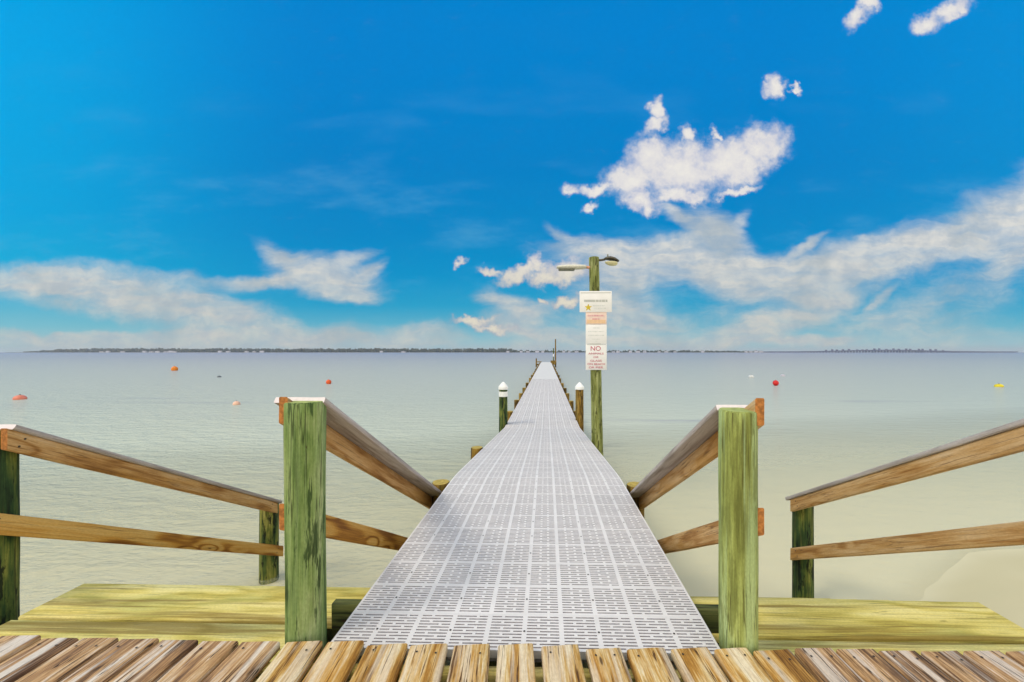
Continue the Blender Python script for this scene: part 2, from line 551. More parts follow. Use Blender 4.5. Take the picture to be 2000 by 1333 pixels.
def wood(name, stops, axis='X', streak=None, streak_amt=0.0, knots=.12, knot_col=(50, 30, 16), ring=.3, fine=.35,
         crack=.55, crack_col=(48, 36, 26), rough=.75, bump=.45, coarse=(.9, 11, 11), patch=None, patch_amt=0.0, vary=.10,
         contrast=1.3, lift=.03, fibre=.3, along=1.0, swirl=6.0, fleck=None, fleck_amt=0.0, fleck_scale=(5.0, 20, 20)):
    """weathered timber with grain along one local axis"""
    m, t = new_mat(name)
    p = t.new('ShaderNodeTexCoord').outputs['Object']
    if axis == 'Z':
        p = t.mapping(p, rot=(0, math.radians(90), 0))
    oi = t.new('ShaderNodeObjectInfo').outputs['Random']
    p = t.vec('ADD', p, t.vec('SCALE', (13.0, 7.0, 5.0), scale=oi))
    # knots bend the grain
    kp = t.mapping(p, scale=(2.3, 8.0, 8.0))
    vo = t.new('ShaderNodeTexVoronoi', feature='F1')
    t.link(kp, vo.inputs['Vector'])
    vo.inputs['Scale'].default_value = 1.0
    kd = vo.outputs['Distance']
    kf = t.maprange(kd, knots + .34, knots * .3)
    big = t.noise(t.mapping(p, scale=coarse), 1.0, 5, .6)
    mid = t.noise(t.mapping(p, scale=(2.0 * along, 46, 46)), 1.0, 4, .6)
    fin = t.noise(t.mapping(p, scale=(5.0 * along, 150, 150)), 1.0, 3, .6)
    sep = t.new('ShaderNodeSeparateXYZ')
    t.link(p, sep.inputs[0])
    warp = t.noise(t.mapping(p, scale=(1.1, 5, 5)), 1.0, 2, .5)
    rc = t.math('ADD', t.math('MULTIPLY', warp, 26.0), t.math('MULTIPLY', t.math('ADD', sep.outputs[1], sep.outputs[2]), 30.0))
    rc = t.math('ADD', rc, t.math('MULTIPLY', kf, swirl))
    rg = t.math('ADD', t.math('MULTIPLY', t.math('SINE', rc), .5), .5)
    rg = t.math('POWER', rg, 2.5)
    f = t.math('ADD', t.math('MULTIPLY', big, 1 - ring - fine), t.math('MULTIPLY', mid, fine))
    f = t.math('ADD', f, t.math('MULTIPLY', t.math('SUBTRACT', 1.0, rg), ring * .8))
    f = t.math('ADD', f, t.math('MULTIPLY', t.math('SUBTRACT', fin, .5), fibre))
    f = t.math('ADD', f, t.math('MULTIPLY', t.math('SUBTRACT', oi, .5), vary))
    f = t.math('ADD', t.math('MULTIPLY', t.math('SUBTRACT', f, .52), contrast), .52 + lift)
    col = t.ramp(f, [(a, lin(c)) for a, c in stops])
    if patch is not None:
        pn = t.noise(t.mapping(p, scale=(1.6, 6, 6), loc=(3, 1, 2)), 1.0, 4, .6)
        col = t.mix(t.math('MULTIPLY', t.maprange(pn, .48, .64), patch_amt), col, lin(patch))
    if streak is not None:
        sn = t.noise(t.mapping(p, scale=(.45 * along, 17, 17), loc=(1, 5, 9)), 1.0, 4, .65)
        col = t.mix(t.math('MULTIPLY', t.maprange(sn, .50, .62), streak_amt), col, lin(streak))
    if fleck is not None:          # short dark flecks where the surface has been scuffed or stained
        fn = t.noise(t.mapping(p, scale=fleck_scale, loc=(8, 2, 6)), 1.0, 5, .68)
        col = t.mix(t.math('MULTIPLY', t.maprange(fn, .535, .60), fleck_amt), col, lin(fleck))
    # knots and drying cracks
    col = t.mix(t.math('MULTIPLY', t.maprange(kd, knots, knots * .45), .8), col, lin(knot_col))
    cr = t.noise(t.mapping(p, scale=(1.5 * along, 75, 75), loc=(4, 4, 4)), 1.0, 3, .7)
    ck = t.maprange(cr, .60, .66)
    col = t.mix(t.math('MULTIPLY', ck, crack), col, lin(crack_col))
    # thin drying checks: contour lines of a drawn-out noise, broken up
    c1 = t.noise(t.mapping(p, scale=(.7 * along, 26, 26), loc=(2, 9, 4)), 1.0, 3, .55)
    c2 = t.noise(t.mapping(p, scale=(3.0, 12, 12), loc=(6, 1, 3)), 1.0, 2, .5)
    ln = t.math('MULTIPLY', t.maprange(t.math('ABSOLUTE', t.math('SUBTRACT', c1, .5)), .004, .013, 1, 0), t.maprange(c2, .44, .54))
    col = t.mix(t.math('MULTIPLY', ln, min(1.0, crack * 1.15)), col, lin(crack_col))
    # grey weathering in small speckles
    sp = t.noise(t.mapping(p, scale=(70, 170, 170)), 1.0, 2, .6)
    col = t.mix(t.maprange(sp, .35, .65, .15, .0), col, lin(crack_col))
    ck = t.math('MAXIMUM', ck, ln)
    h = t.math('SUBTRACT', t.math('ADD', t.math('MULTIPLY', mid, .6), t.math('MULTIPLY', fin, .5)), t.math('MULTIPLY', ck, .9))
    finish(t, col, rough, h, bump, .004, .25)
    return m


M = {}
M['deck_grey'] = wood('weathered_grey_wood', [(.26, (84, 60, 42)), (.40, (136, 104, 76)), (.53, (178, 138, 94)), (.66, (204, 170, 126)), (.8, (216, 200, 184))],
                      streak=(228, 219, 206), streak_amt=.8, knots=.045, ring=.14, fine=.5, crack=.85, coarse=(1.6, 13, 13), along=1.8, fibre=.6, crack_col=(62, 46, 34))
M['deck_gold'] = wood('golden_wood', [(.26, (104, 70, 30)), (.40, (160, 116, 52)), (.53, (194, 152, 82)), (.66, (216, 188, 134)), (.8, (230, 216, 182))],
                      streak=(228, 216, 192), streak_amt=.6, knots=.06, ring=.24, fine=.45, crack=.85, crack_col=(84, 56, 30), coarse=(2.2, 15, 15), along=2.0,
                      fibre=.6, patch=(190, 134, 52), patch_amt=.45)
M['deck_brown'] = wood('weathered_brown_wood', [(.26, (74, 52, 38)), (.42, (118, 90, 66)), (.54, (168, 130, 88)), (.66, (200, 164, 120)), (.8, (216, 196, 178))],
                       streak=(224, 211, 196), streak_amt=.75, knots=.045, ring=.14, fine=.5, crack=.85, coarse=(1.6, 12, 12), along=1.7, fibre=.6, crack_col=(56, 42, 34))
M['tread'] = wood('treated_yellow_wood', [(.26, (146, 128, 58)), (.40, (196, 178, 84)), (.52, (226, 208, 114)), (.64, (238, 222, 140)), (.8, (242, 230, 162))],
                  knots=.07, knot_col=(196, 130, 76), ring=.16, fine=.20, crack=.35, crack_col=(104, 92, 42), patch=(160, 174, 108), patch_amt=.35,
                  streak=(128, 104, 44), streak_amt=.75, bump=.2, coarse=(.7, 10, 10), swirl=3.0, contrast=1.15, lift=.06)
M['tread_end'] = plain('green_end_grain', lin((70, 92, 58)), .85, 0, .3, 60)
M['tread_dark'] = wood('dark_green_wood', [(.3, (40, 48, 24)), (.5, (78, 86, 44)), (.7, (110, 112, 62))], knots=.05, ring=.2, fine=.3, crack=.6, bump=.3)
M['rail'] = wood('weathered_rail_wood', [(.30, (132, 88, 42)), (.42, (172, 126, 70)), (.55, (198, 158, 104)), (.68, (212, 178, 132)), (.8, (220, 196, 162))],
                 knots=.045, knot_col=(84, 52, 32), ring=.16, fine=.34, crack=.55, crack_col=(104, 74, 48), patch=(192, 144, 72), patch_amt=.55, bump=.25, contrast=1.2, swirl=5.0, along=1.5, lift=.05)
M['rail_gold'] = wood('golden_rail_wood', [(.28, (128, 80, 26)), (.42, (172, 118, 44)), (.55, (200, 148, 66)), (.7, (214, 172, 98)), (.85, (222, 188, 128))],
                      knots=.06, contrast=1.1, swirl=8.0, knot_col=(84, 48, 18), ring=.36, fine=.18, crack=.35, crack_col=(84, 50, 14), bump=.22)
M['end_orange'] = plain('orange_end_grain', lin((172, 112, 54)), .8, 0, .36, 60)
M['cap'] = wood('grey_cap_wood', [(.3, (122, 110, 102)), (.5, (160, 149, 141)), (.7, (192, 182, 176))], knots=.03, ring=.12, fine=.35, crack=.4, crack_col=(104, 92, 84), bump=.2)
M['cap_end'] = plain('pale_cap_end', lin((224, 214, 216)), .8, 0, .06, 60)
G0 = dict(axis='Z', lift=.0, fine=.30, ring=.08, crack=.6, bump=.5, rough=.8)
M['pile_green'] = wood('green_pile_wood', [(.28, (58, 76, 36)), (.42, (94, 120, 60)), (.54, (126, 148, 84)), (.68, (160, 174, 118)), (.82, (190, 196, 152))],
                       streak=(150, 172, 112), streak_amt=.5, knots=.02, knot_col=(70, 60, 30), crack_col=(40, 52, 22), coarse=(2.2, 10, 10),
                       fleck=(42, 66, 30), fleck_amt=.85, fleck_scale=(2.8, 30, 30), **G0)
M['pile_pale'] = wood('pale_green_pile_wood', [(.28, (104, 110, 52)), (.42, (144, 154, 80)), (.54, (170, 182, 106)), (.68, (190, 202, 134)), (.82, (208, 214, 162))],
                      streak=(176, 202, 150), streak_amt=.5, knots=.05, knot_col=(150, 124, 66), crack_col=(74, 72, 32), coarse=(1.6, 9, 9),
                      fleck=(112, 120, 62), fleck_amt=.6, fleck_scale=(3.0, 26, 26), **G0)
M['pile_dark'] = wood('dark_green_pile_wood', [(.28, (24, 40, 24)), (.44, (50, 74, 38)), (.56, (92, 106, 46)), (.68, (140, 140, 66)), (.82, (168, 162, 92))],
                      streak=(150, 146, 70), streak_amt=.5, knots=.07, knot_col=(14, 18, 10), crack_col=(14, 20, 12), coarse=(2.4, 12, 12),
                      fleck=(16, 26, 18), fleck_amt=.9, fleck_scale=(4.5, 22, 22), **G0)
M['pile_brown'] = wood('brown_pile_wood', [(.28, (60, 44, 14)), (.44, (108, 82, 28)), (.56, (150, 118, 46)), (.7, (178, 152, 84)), (.85, (194, 174, 110))],
                       streak=(70, 72, 30), streak_amt=.5, knots=.05, knot_col=(40, 30, 12), crack_col=(40, 28, 10), coarse=(2.4, 12, 12),
                       fleck=(48, 36, 12), fleck_amt=.85, fleck_scale=(4.5, 22, 22), **G0)
M['pole'] = wood('light_pole_wood', [(.28, (74, 76, 32)), (.42, (108, 114, 54)), (.54, (142, 148, 82)), (.68, (166, 170, 114)), (.85, (186, 184, 138))],
                 streak=(90, 104, 56), streak_amt=.5, knots=.05, knot_col=(60, 50, 24), crack_col=(50, 50, 20), coarse=(2.2, 12, 12),
                 fleck=(54, 56, 22), fleck_amt=.8, fleck_scale=(5, 22, 22), **G0)
M['pile_top'] = plain('sawn_pile_top', lin((176, 152, 74)), .85, 0, .3, 40)
M['pile_top_green'] = plain('sawn_green_pile_top', lin((160, 170, 96)), .85, 0, .25, 40)
M['pier_wood'] = wood('pier_timber', [(.3, (70, 56, 26)), (.5, (122, 102, 52)), (.7, (170, 150, 92))], knots=.04, ring=.2, fine=.3, crack=.6, bump=.3)
M['panel'] = plain('light_grey_plastic', (.75, .715, .685), .55, 0, .05, 5, .35)
M['slot_shade'] = plain('shaded_slot_wall', (.47, .43, .45), .8, 0, .2, 40)  # slot walls in a darker colour: shade inside the holes, painted in
M['panel_far'] = plain('light_grey_plastic_far', (.70, .67, .63), .55, 0, .03, 2, .35)
M['white'] = plain('white_plastic', (.82, .82, .80), .45, 0, .03, 20)
M['sign'] = plain('sign_white', (.80, .79, .77), .45, 0, .03, 10)
M['sign_pink'] = plain('sign_pale_orange', lin((228, 204, 190)), .5, 0, .06, 20)
M['sign_orange'] = plain('sign_orange_band', lin((226, 190, 150)), .5, 0, .06, 20)
M['red_print'] = plain('faded_red_print', lin((188, 84, 104)), .5, 0, .05, 30)
M['pink_print'] = plain('pale_red_print', lin((214, 152, 160)), .5, 0, .05, 30)
M['grey_print'] = plain('faded_grey_print', lin((176, 178, 170)), .5, 0, .05, 30)
M['pale_print'] = plain('very_faded_print', lin((205, 208, 204)), .5, 0, .05, 30)
M['star'] = plain('gold_star', lin((206, 180, 34)), .4, 0, .1, 30)
M['metal_grey'] = plain('galvanised_grey', lin((120, 120, 104)), .5, .2, .2, 40)
M['metal_dark'] = plain('dark_arm_metal', lin((84, 78, 62)), .55, .2, .2, 40)
M['lens'] = plain('yellowed_lens', lin((206, 200, 158)), .3, 0, .08, 20)
M['fixture'] = plain('pale_fixture', lin((206, 204, 190)), .5, 0, .1, 30)
M['rust'] = plain('rust_pink', lin((206, 150, 120)), .7, 0, .25, 40)
M['screw'] = plain('screw_head', lin((70, 62, 54)), .5, .5, .2, 200)
M['white_house'] = plain('house_paint', lin((206, 204, 208)), .7, 0, .08, .3)
M['house_roof'] = plain('house_roof', lin((120, 112, 116)), .8, 0, .2, .3)
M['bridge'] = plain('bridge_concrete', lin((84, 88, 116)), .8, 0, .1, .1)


# ------------------------------------------------------------------ sand and water
WATER_Z = -1.13


def sand_z(x, y):
    base = -1.125 - 0.042 * (y - 2.0) if y > 2.0 else -1.125
    if y > 8:
        base = -1.377 - .02 * (y - 8)
    base += (0.019 if x > .3 else .006) * min(4.5, abs(x - .3))
    base += 0.02 * mnoise.noise(Vector((x * .5, y * .6, 3)))
    if y > 1.0:
        base += 0.0035 * math.sin(y * 26 + 5 * mnoise.noise(Vector((x * .45, y * .5, 0))) - x * 3.2) * mnoise.noise(Vector((x * .4 + 9, y * .6, 4)))
    return max(base, -2.4)


def grid_bm(xs, ys, zf):
    bm = bmesh.new()
    rows = [[bm.verts.new((x, y, zf(x, y))) for x in xs] for y in ys]
    for a, b in zip(rows, rows[1:]):
        for i in range(len(xs) - 1):
            f = bm.faces.new((a[i], a[i + 1], b[i + 1], b[i]))
            f.smooth = True
    return bm


def axis(near, step, far, ratio):
    v = [0.0]
    while v[-1] < near:
        v.append(v[-1] + step)
    s = step
    while v[-1] < far:
        s *= ratio
        v.append(min(far, v[-1] + s))
    return v


FARX, FARY = 4300.0, 2500.0
ax = axis(7, .06, FARX, 1.25)
xs = [-a for a in reversed(ax[1:])] + ax
ys = [-60, -30, -12, -5, -2, 0] + [a + 1.0 for a in axis(6.0, .045, FARY, 1.25)]
m, t = new_mat('beach_sand')
p = t.new('ShaderNodeTexCoord').outputs['Object']
n1 = t.noise(p, .9, 5, .6)
n2 = t.noise(p, 160, 3, .7)
c = t.mix(t.maprange(n1, .3, .7), lin((200, 186, 148)), lin((216, 204, 168)))
c = t.mix(t.math('MULTIPLY', t.maprange(n2, .55, .75), .25), c, lin((150, 132, 96)))
sz = t.new('ShaderNodeSeparateXYZ')
t.link(p, sz.inputs[0])
c = t.mix(t.math('MULTIPLY', t.maprange(sz.outputs[2], -1.05, -1.122), .85), c, lin((194, 185, 148)))     # wet sand by the water
c = t.mix(t.maprange(sz.outputs[2], -1.118, -1.145), c, lin((219, 212, 180)))     # clean pale sand under the water
finish(t, c, .9, n2, .15, .003, .2)
tag(obj('sand', grid_bm(xs, ys, sand_z), m), kind='structure')

m, t = new_mat('bay_water')
p = t.new('ShaderNodeTexCoord').outputs['Object']
sep = t.new('ShaderNodeSeparateXYZ')
t.link(p, sep.inputs[0])
py_ = sep.outputs[1]
px_ = sep.outputs[0]
# deeper, cloudier water away from the beach
murk_n = t.noise(t.mapping(p, scale=(.10, .30, 1)), 1.0, 4, .55)
yw = t.math('ADD', py_, t.math('MULTIPLY', t.math('SUBTRACT', murk_n, .5), 2.0))
yw = t.math('SUBTRACT', yw, t.math('MULTIPLY', px_, .22))
depth = t.maprange(yw, 2.6, 11.0, .0, .95, False)
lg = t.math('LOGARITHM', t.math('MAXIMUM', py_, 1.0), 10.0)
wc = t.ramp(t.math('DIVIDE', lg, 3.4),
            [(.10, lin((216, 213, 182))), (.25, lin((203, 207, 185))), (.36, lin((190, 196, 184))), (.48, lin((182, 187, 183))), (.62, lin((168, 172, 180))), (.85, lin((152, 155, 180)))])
# drifts of weed on the bottom, seen as mauve streaks
wd = t.noise(t.mapping(p, scale=(.055, .42, 1), rot=(0, 0, math.radians(4))), 1.0, 4, .6)
wmask = t.math('MULTIPLY', t.maprange(wd, .56, .70), t.math('MULTIPLY', t.maprange(py_, 10, 13), t.maprange(py_, 24, 16)))
wmask = t.math('MULTIPLY', wmask, t.maprange(t.math('DIVIDE', px_, t.math('ADD', py_, 1.0)), -.1, .25, .25, 1.0))
wc = t.mix(t.math('MULTIPLY', wmask, .6), wc, lin((132, 132, 158)))
# chop: stronger on the left
r1 = t.noise(t.mapping(p, scale=(1.6, 4.2, 1)), 1.0, 4, .6)
r2 = t.noise(t.mapping(p, scale=(6.5, 15, 1), rot=(0, 0, .15)), 1.0, 3, .6)
r3 = t.noise(t.mapping(p, scale=(.35, 1.0, 1)), 1.0, 3, .6)
calm = t.maprange(t.math('DIVIDE', px_, t.math('ADD', py_, 2.0)), .35, -.5, .30, 1.0)
hgt = t.math('ADD', t.math('MULTIPLY', r1, .13), t.math('MULTIPLY', r2, .045))
hgt = t.math('ADD', hgt, t.math('MULTIPLY', r3, .10))
hgt = t.math('MULTIPLY', hgt, calm)
dark = t.math('MULTIPLY', t.math('MULTIPLY', t.maprange(t.math('ADD', t.math('MULTIPLY', r1, .6), t.math('MULTIPLY', r2, .4)), .50, .36), calm), .0)
bp = t.new('ShaderNodeBump')
bp.inputs['Strength'].default_value = .8
bp.inputs['Distance'].default_value = 1.0
t.link(hgt, bp.inputs['Height'])
df = t.new('ShaderNodeBsdfDiffuse')
t.link(wc, df.inputs[0])
t.link(bp.outputs[0], df.inputs['Normal'])
tr = t.new('ShaderNodeBsdfTransparent')
tr.inputs[0].default_value = (1, 1, .985, 1)
mx = t.new('ShaderNodeMixShader')
t.link(depth, mx.inputs[0])
t.link(tr.outputs[0], mx.inputs[1])
t.link(df.outputs[0], mx.inputs[2])
gl = t.new('ShaderNodeBsdfGlossy')
gl.inputs['Roughness'].default_value = .12
t.link(bp.outputs[0], gl.inputs['Normal'])
fr = t.new('ShaderNodeFresnel')
fr.inputs[0].default_value = 1.33
t.link(bp.outputs[0], fr.inputs['Normal'])
mx2 = t.new('ShaderNodeMixShader')
t.link(t.math('MULTIPLY', fr.outputs[0], .48), mx2.inputs[0])
t.link(mx.outputs[0], mx2.inputs[1])
t.link(gl.outputs[0], mx2.inputs[2])
out = t.new('ShaderNodeOutputMaterial')
t.link(mx2.outputs[0], out.inputs[0])
bm = grid_bm([-FARX, -300, -30, 0, 30, 300, FARX], [1.2, 6, 20, 60, 200, 800, FARY], lambda x, y: WATER_Z)
tag(obj('water', bm, m), kind='structure')

# ------------------------------------------------------------------ pier
PL = X_at(648, 1.454)       # left and right edge of the pier deck
PR = X_at(1405, 1.454)
PW = PR - PL
PC = (PL + PR) / 2
PIER_END = 57.0
Y0 = 1.42


def pier_z(y):
    """walking surface: level with the deck, then a ramp, then the lower level run"""
    pts = [(1.0, -.035), (3.34, -.035), (3.54, -.046), (7.5, -.432), (PIER_END, -.45)]
    for (a, za), (b, zb) in zip(pts, pts[1:]):
        if y <= b:
            return za + (zb - za) * (y - a) / (b - a)
    return pts[-1][1]


pier = empty('pier', (PC, Y0, WATER_Z), 'long narrow pier of light grey slotted plastic panels running out to the horizon', 'pier')


def panel_bm(W, D, cells=10, lines=11):
    """one grating panel: local X +-W/2, Y 0..D, top Z=0; slots are real holes"""
    bm = bmesh.new()
    T = .055
    rib = .013
    cw = W / cells
    lay = {}

    def vert(x, y, z):
        k = (round(x, 5), round(y, 5), round(z, 5))
        if k not in lay:
            lay[k] = bm.verts.new((x, y, z))
        return lay[k]
    solid, holes = [], []
    mb = .0125
    sl = .0068
    pitch = (D - 2 * mb - sl) / (lines - 1)
    ysl = [(mb + i * pitch, mb + i * pitch + sl) for i in range(lines)]
    for c in range(cells):
        x0 = -W / 2 + c * cw
        x1 = x0 + cw
        y = 0.0
        a, b = x0 + rib * .8, x1 - rib * .8
        w = b - a
        br = .013
        for i, (s0, s1) in enumerate(ysl):
            solid.append((x0, x1, y, s0))
            if (i + c) % 2 == 0:
                cuts = [a + w * .36]
            else:
                cuts = [a + w * .68]
            segs = []
            q = a
            for ct in cuts:
                segs.append((q, ct - br / 2))
                q = ct + br / 2
            segs.append((q, b))
            xx = x0
            for (h0, h1) in segs:
                solid.append((xx, h0, s0, s1))
                holes.append((h0, h1, s0, s1))
                xx = h1
            solid.append((xx, x1, s0, s1))
            y = s1
        solid.append((x0, x1, y, D))
    for (a, b, c, d) in solid:
        bm.faces.new([bm.verts.new(q) for q in ((a, c, 0), (b, c, 0), (b, d, 0), (a, d, 0))])
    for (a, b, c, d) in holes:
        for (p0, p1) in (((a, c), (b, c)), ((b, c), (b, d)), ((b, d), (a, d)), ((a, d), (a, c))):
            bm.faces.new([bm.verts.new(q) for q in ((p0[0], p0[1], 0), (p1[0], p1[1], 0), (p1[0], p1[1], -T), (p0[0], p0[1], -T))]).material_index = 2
    g = .0012
    for (p0, p1) in (((-W / 2, g), (W / 2, g)), ((W / 2, g), (W / 2, D - g)), ((W / 2, D - g), (-W / 2, D - g)), ((-W / 2, D - g), (-W / 2, g))):
        bm.faces.new([bm.verts.new(q) for q in ((p0[0], p0[1], 0), (p1[0], p1[1], 0), (p1[0], p1[1], -.032), (p0[0], p0[1], -.032))])
    # screw heads on every other rib
    for c in range(1, cells, 2):
        x0 = -W / 2 + c * cw
        r = .005
        f = bm.faces.new([bm.verts.new((x0 + r * math.cos(q * math.pi / 3), D * .5 + r * math.sin(q * math.pi / 3), .0015)) for q in range(6)])
        f.material_index = 1
    return bm


PD = .1965
pm = panel_bm(PW, PD)
pme = bpy.data.meshes.new('deck_panel')
pm.to_mesh(pme)
pm.free()
pme.materials.append(M['panel'])
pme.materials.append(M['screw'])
pme.materials.append(M['slot_shade'])
y = Y0
rnd = random.Random(5)
for i in range(100):
    z0, z1 = pier_z(y), pier_z(y + PD)
    mw = frame((PC, y, z0 + rnd.uniform(-.0008, .0008)), (1, 0, 0), (0, -(z1 - z0), PD))
    obj('deck_panel', pme, None, pier, mw)
    y += PD
# the far panels, beyond where single slots can be told apart
bm = bmesh.new()
k = 0
while y < PIER_END:
    z = pier_z(y + PD / 2)
    box_bm(PC - PW / 2, PC + PW / 2, y + .003, y + PD - .003, z - .035, z + rnd.uniform(-.001, .001), bm=bm)
    y += PD
o = obj('far_deck_panels', bm, M['panel_far'], pier)
tag(o, kind='stuff')
# stringers below the panels
for dx in (-PW / 2 + .02, 0, PW / 2 - .02):
    bm = bmesh.new()
    yy = [Y0 + .3, 3.34, 3.54, 7.5, PIER_END]
    for a, b in zip(yy, yy[1:]):
        za, zb = pier_z(a) - .04, pier_z(b) - .04
        vs = []
        for (q, z) in ((a, za), (b, zb)):
            for sx in (-.038, .038):
                for dz in (0, -.19):
                    vs.append(bm.verts.new((PC + dx + sx, q, z + dz)))
        for f in ((0, 1, 5, 4), (2, 3, 7, 6), (0, 2, 6, 4), (1, 3, 7, 5), (0, 1, 3, 2), (4, 5, 7, 6)):
            bm.faces.new([vs[j] for j in f])
    bmesh.ops.recalc_face_normals(bm, faces=bm.faces)
    obj('stringer', bm, M['pier_wood'], pier)
# header board below the near end, standing on the stair treads between the two big posts
obj('header_board', board_bm(PW + .30, .13, .04, 3), [M['tread_dark'], M['tread_dark']], pier, frame((PL - .15, 1.70, -.125), (1, 0, 0), (0, -1, 0)))
# short piles along both edges
for i, yp in enumerate((4.9, 9.4, 11.5, 13.5, 15.5, 18, 21, 24, 27, 30, 33, 36, 39, 42, 45, 48, 51, 54)):
    for s in (-1, 1):
        if s == 1 and i < 1:
            continue
        top = pier_z(yp) + (.035 if i < 8 else .02) + rnd.uniform(-.03, .03)
        x = PC + s * (PW / 2 + .085) + rnd.uniform(-.01, .01)
        obj('pile', pile_bm(top + 2.0, .085, .08, i * 2 + s, 16), [M['pile_brown'], M['pile_top']], pier, Matrix.Translation((x, yp, -2.0)))

# ------------------------------------------------------------------ things at the pier's far end
ZE = pier_z(PIER_END)
b = empty('wooden_bench', P(1053, 712, 55), 'small dark wooden bench and post at the far left end of the pier', 'bench')
xl = X_at(1052, 55)
obj('post', box_bm(xl - .45, xl - .25, 54.8, 55.0, -1.3, ZE + .62, .01), M['pile_brown'], b)
obj('seat', box_bm(xl - .25, PL + .1, 54.7, 55.3, ZE + .02, ZE + .16, .01), M['pier_wood'], b)
obj('base', box_bm(xl - .25, PL - .02, 54.75, 55.25, ZE - .42, ZE - .22, .01), M['pile_brown'], b)
xp = X_at(1085, 54.5)
tag(obj('tall_pile', pile_bm(ZE + 3.55 + 2.0, .12, .09, 77, 16), [M['pile_brown'], M['pile_top']], None, Matrix.Translation((xp, 54.5, -2.0))),
    'tallest thin wooden pole standing at the far end of the pier', 'pole')
e = empty('marker_post', (X_at(1081, 55.5), 55.5, ZE), 'shorter thin post with a white band beside the tall pole at the pier end', 'post')
obj('post', pile_bm(2.2, .08, .08, 78, 12), [M['pile_dark'], M['pile_top']], e, Matrix.Translation((X_at(1081, 55.5), 55.5, ZE)))
obj('band', lathe_bm([(.095, .9), (.095, 1.3)]), M['white'], e, Matrix.Translation((X_at(1081, 55.5), 55.5, ZE)))
xb = X_at(1082, 53.5)
tag(obj('dock_box', box_bm(PR - .1, xp + .1, 53.4, 54.2, ZE - .3, ZE + .32, .02), M['pile_brown']), 'low brown wooden box at the foot of the tall pole at the pier end', 'box')

# ------------------------------------------------------------------ capped mooring piles
for side, px, Y, mat, band in ((-1, 983, 7.85, 'pile_dark', True), (1, 1132, 8.35, 'pile_brown', False)):
    x = X_at(px, Y)
    zt = Z_at(760, x, Y)
    root = empty('mooring_pile', (x, Y, -1.75),
                 'green and brown round pile with pointed white cap and white reflector band, left of pier' if band else
                 'brown round pile with pointed white cap and no reflector, between pier and sign pole', 'piling', 'white capped mooring piles')
    obj('pile', pile_bm(zt + 1.75, .1, .092, 20 + side, 28), [M[mat], M['pile_top']], root, Matrix.Translation((x, Y, -1.75)))
    obj('cap', lathe_bm([(.103, -.012), (.106, .005), (.106, .05), (.098, .062), (.05, .12), (.012, .155), (0, .158)], 28), M['white'], root, Matrix.Translation((x, Y, zt)))
    if band:
        obj('reflector_band', lathe_bm([(.0995, -.165), (.0995, -.055)], 28), M['white'], root, Matrix.Translation((x, Y, zt)))

# ------------------------------------------------------------------ light pole with lamps and signs
YP = 5.8
xb_, xt_ = X_at(1167, YP), X_at(1160, YP)
zt = Z_at(504, xt_, YP)
zb = -1.65
lean = (xt_ - xb_) / (zt - Z_at(888, xb_, YP))
x0 = xb_ - lean * (Z_at(888, xb_, YP) - zb)
pole_m = frame((x0, YP, zb), (1, 0, -lean), (lean, 0, 1))
pole = empty('light_pole', (x0, YP, zb), 'tall green wooden pole with two lamps and signs beside the pier', 'light pole')
obj('pole', pile_bm((zt - zb), .098, .08, 31, 28, .005), [M['pole'], M['pile_top_green']], pole, pole_m)
YL = YP - .02
lampL = obj('lamp', tube_bm([P(1153, 522, YL), P(1150, 523, YL), P(1143, 522, YL)], .022), M['rust'], pole)
a, b_ = P(1145, 522, YL), P(1087, 523, YL)
L = (a - b_).length
bm = bmesh.new()
for i in range(13):
    s = i / 12
    w = .085 * (1 - .25 * abs(2 * s - 1) ** 4)
    h = .05 if .1 < s < .95 else .03
    pass
prof = [(0, .02, .05), (.06, .035, .07), (.3, .042, .08), (.62, .042, .085), (.95, .03, .07), (1, .012, .05)]
rings = []
for s, h, w in prof:
    c0 = a.lerp(b_, s)
    rings.append([bm.verts.new(c0 + Vector((0, w * math.cos(q), h * (1.0 if math.sin(q) > 0 else .9) * math.sin(q)))) for q in [2 * math.pi * j / 14 for j in range(14)]])
for r0, r1 in zip(rings, rings[1:]):
    for j in range(14):
        bm.faces.new((r0[j], r0[(j + 1) % 14], r1[(j + 1) % 14], r1[j]))
bm.faces.new(list(reversed(rings[0])))
bm.faces.new(rings[-1])
bmesh.ops.recalc_face_normals(bm, faces=bm.faces)
smooth(bm, 60)
obj('shade', bm, M['fixture'], lampL)
bm = bmesh.new()
c0 = a.lerp(b_, .66)
box_bm(c0.x - .13, c0.x + .13, YL - .062, YL + .062, c0.z - .05, c0.z - .02, .012, bm)
obj('lens', bm, M['metal_grey'], lampL)
lampR = obj('lamp', tube_bm([P(1166, 509, YL), P(1174, 508.5, YL), P(1182, 507, YL)], .018), M['metal_dark'], pole)
a, b_ = P(1180, 506, YL), P(1209, 511, YL)
bm = bmesh.new()
rings = []
for s, h, w in ((0, .012, .03), (.12, .03, .06), (.4, .045, .085), (.7, .04, .08), (.93, .02, .055), (1, .006, .03)):
    c0 = a.lerp(b_, s) + Vector((0, 0, .012 * math.sin(s * math.pi)))
    rings.append([bm.verts.new(c0 + Vector((0, w * math.cos(q), h * math.sin(q) * (1.0 if math.sin(q) > 0 else .25)))) for q in [2 * math.pi * j / 14 for j in range(14)]])
for r0, r1 in zip(rings, rings[1:]):
    for j in range(14):
        bm.faces.new((r0[j], r0[(j + 1) % 14], r1[(j + 1) % 14], r1[j]))
bm.faces.new(list(reversed(rings[0])))
bm.faces.new(rings[-1])
bmesh.ops.recalc_face_normals(bm, faces=bm.faces)
smooth(bm, 60)
obj('shade', bm, M['metal_dark'], lampR)
bm = bmesh.new()
c0 = P(1194, 513.5, YL)
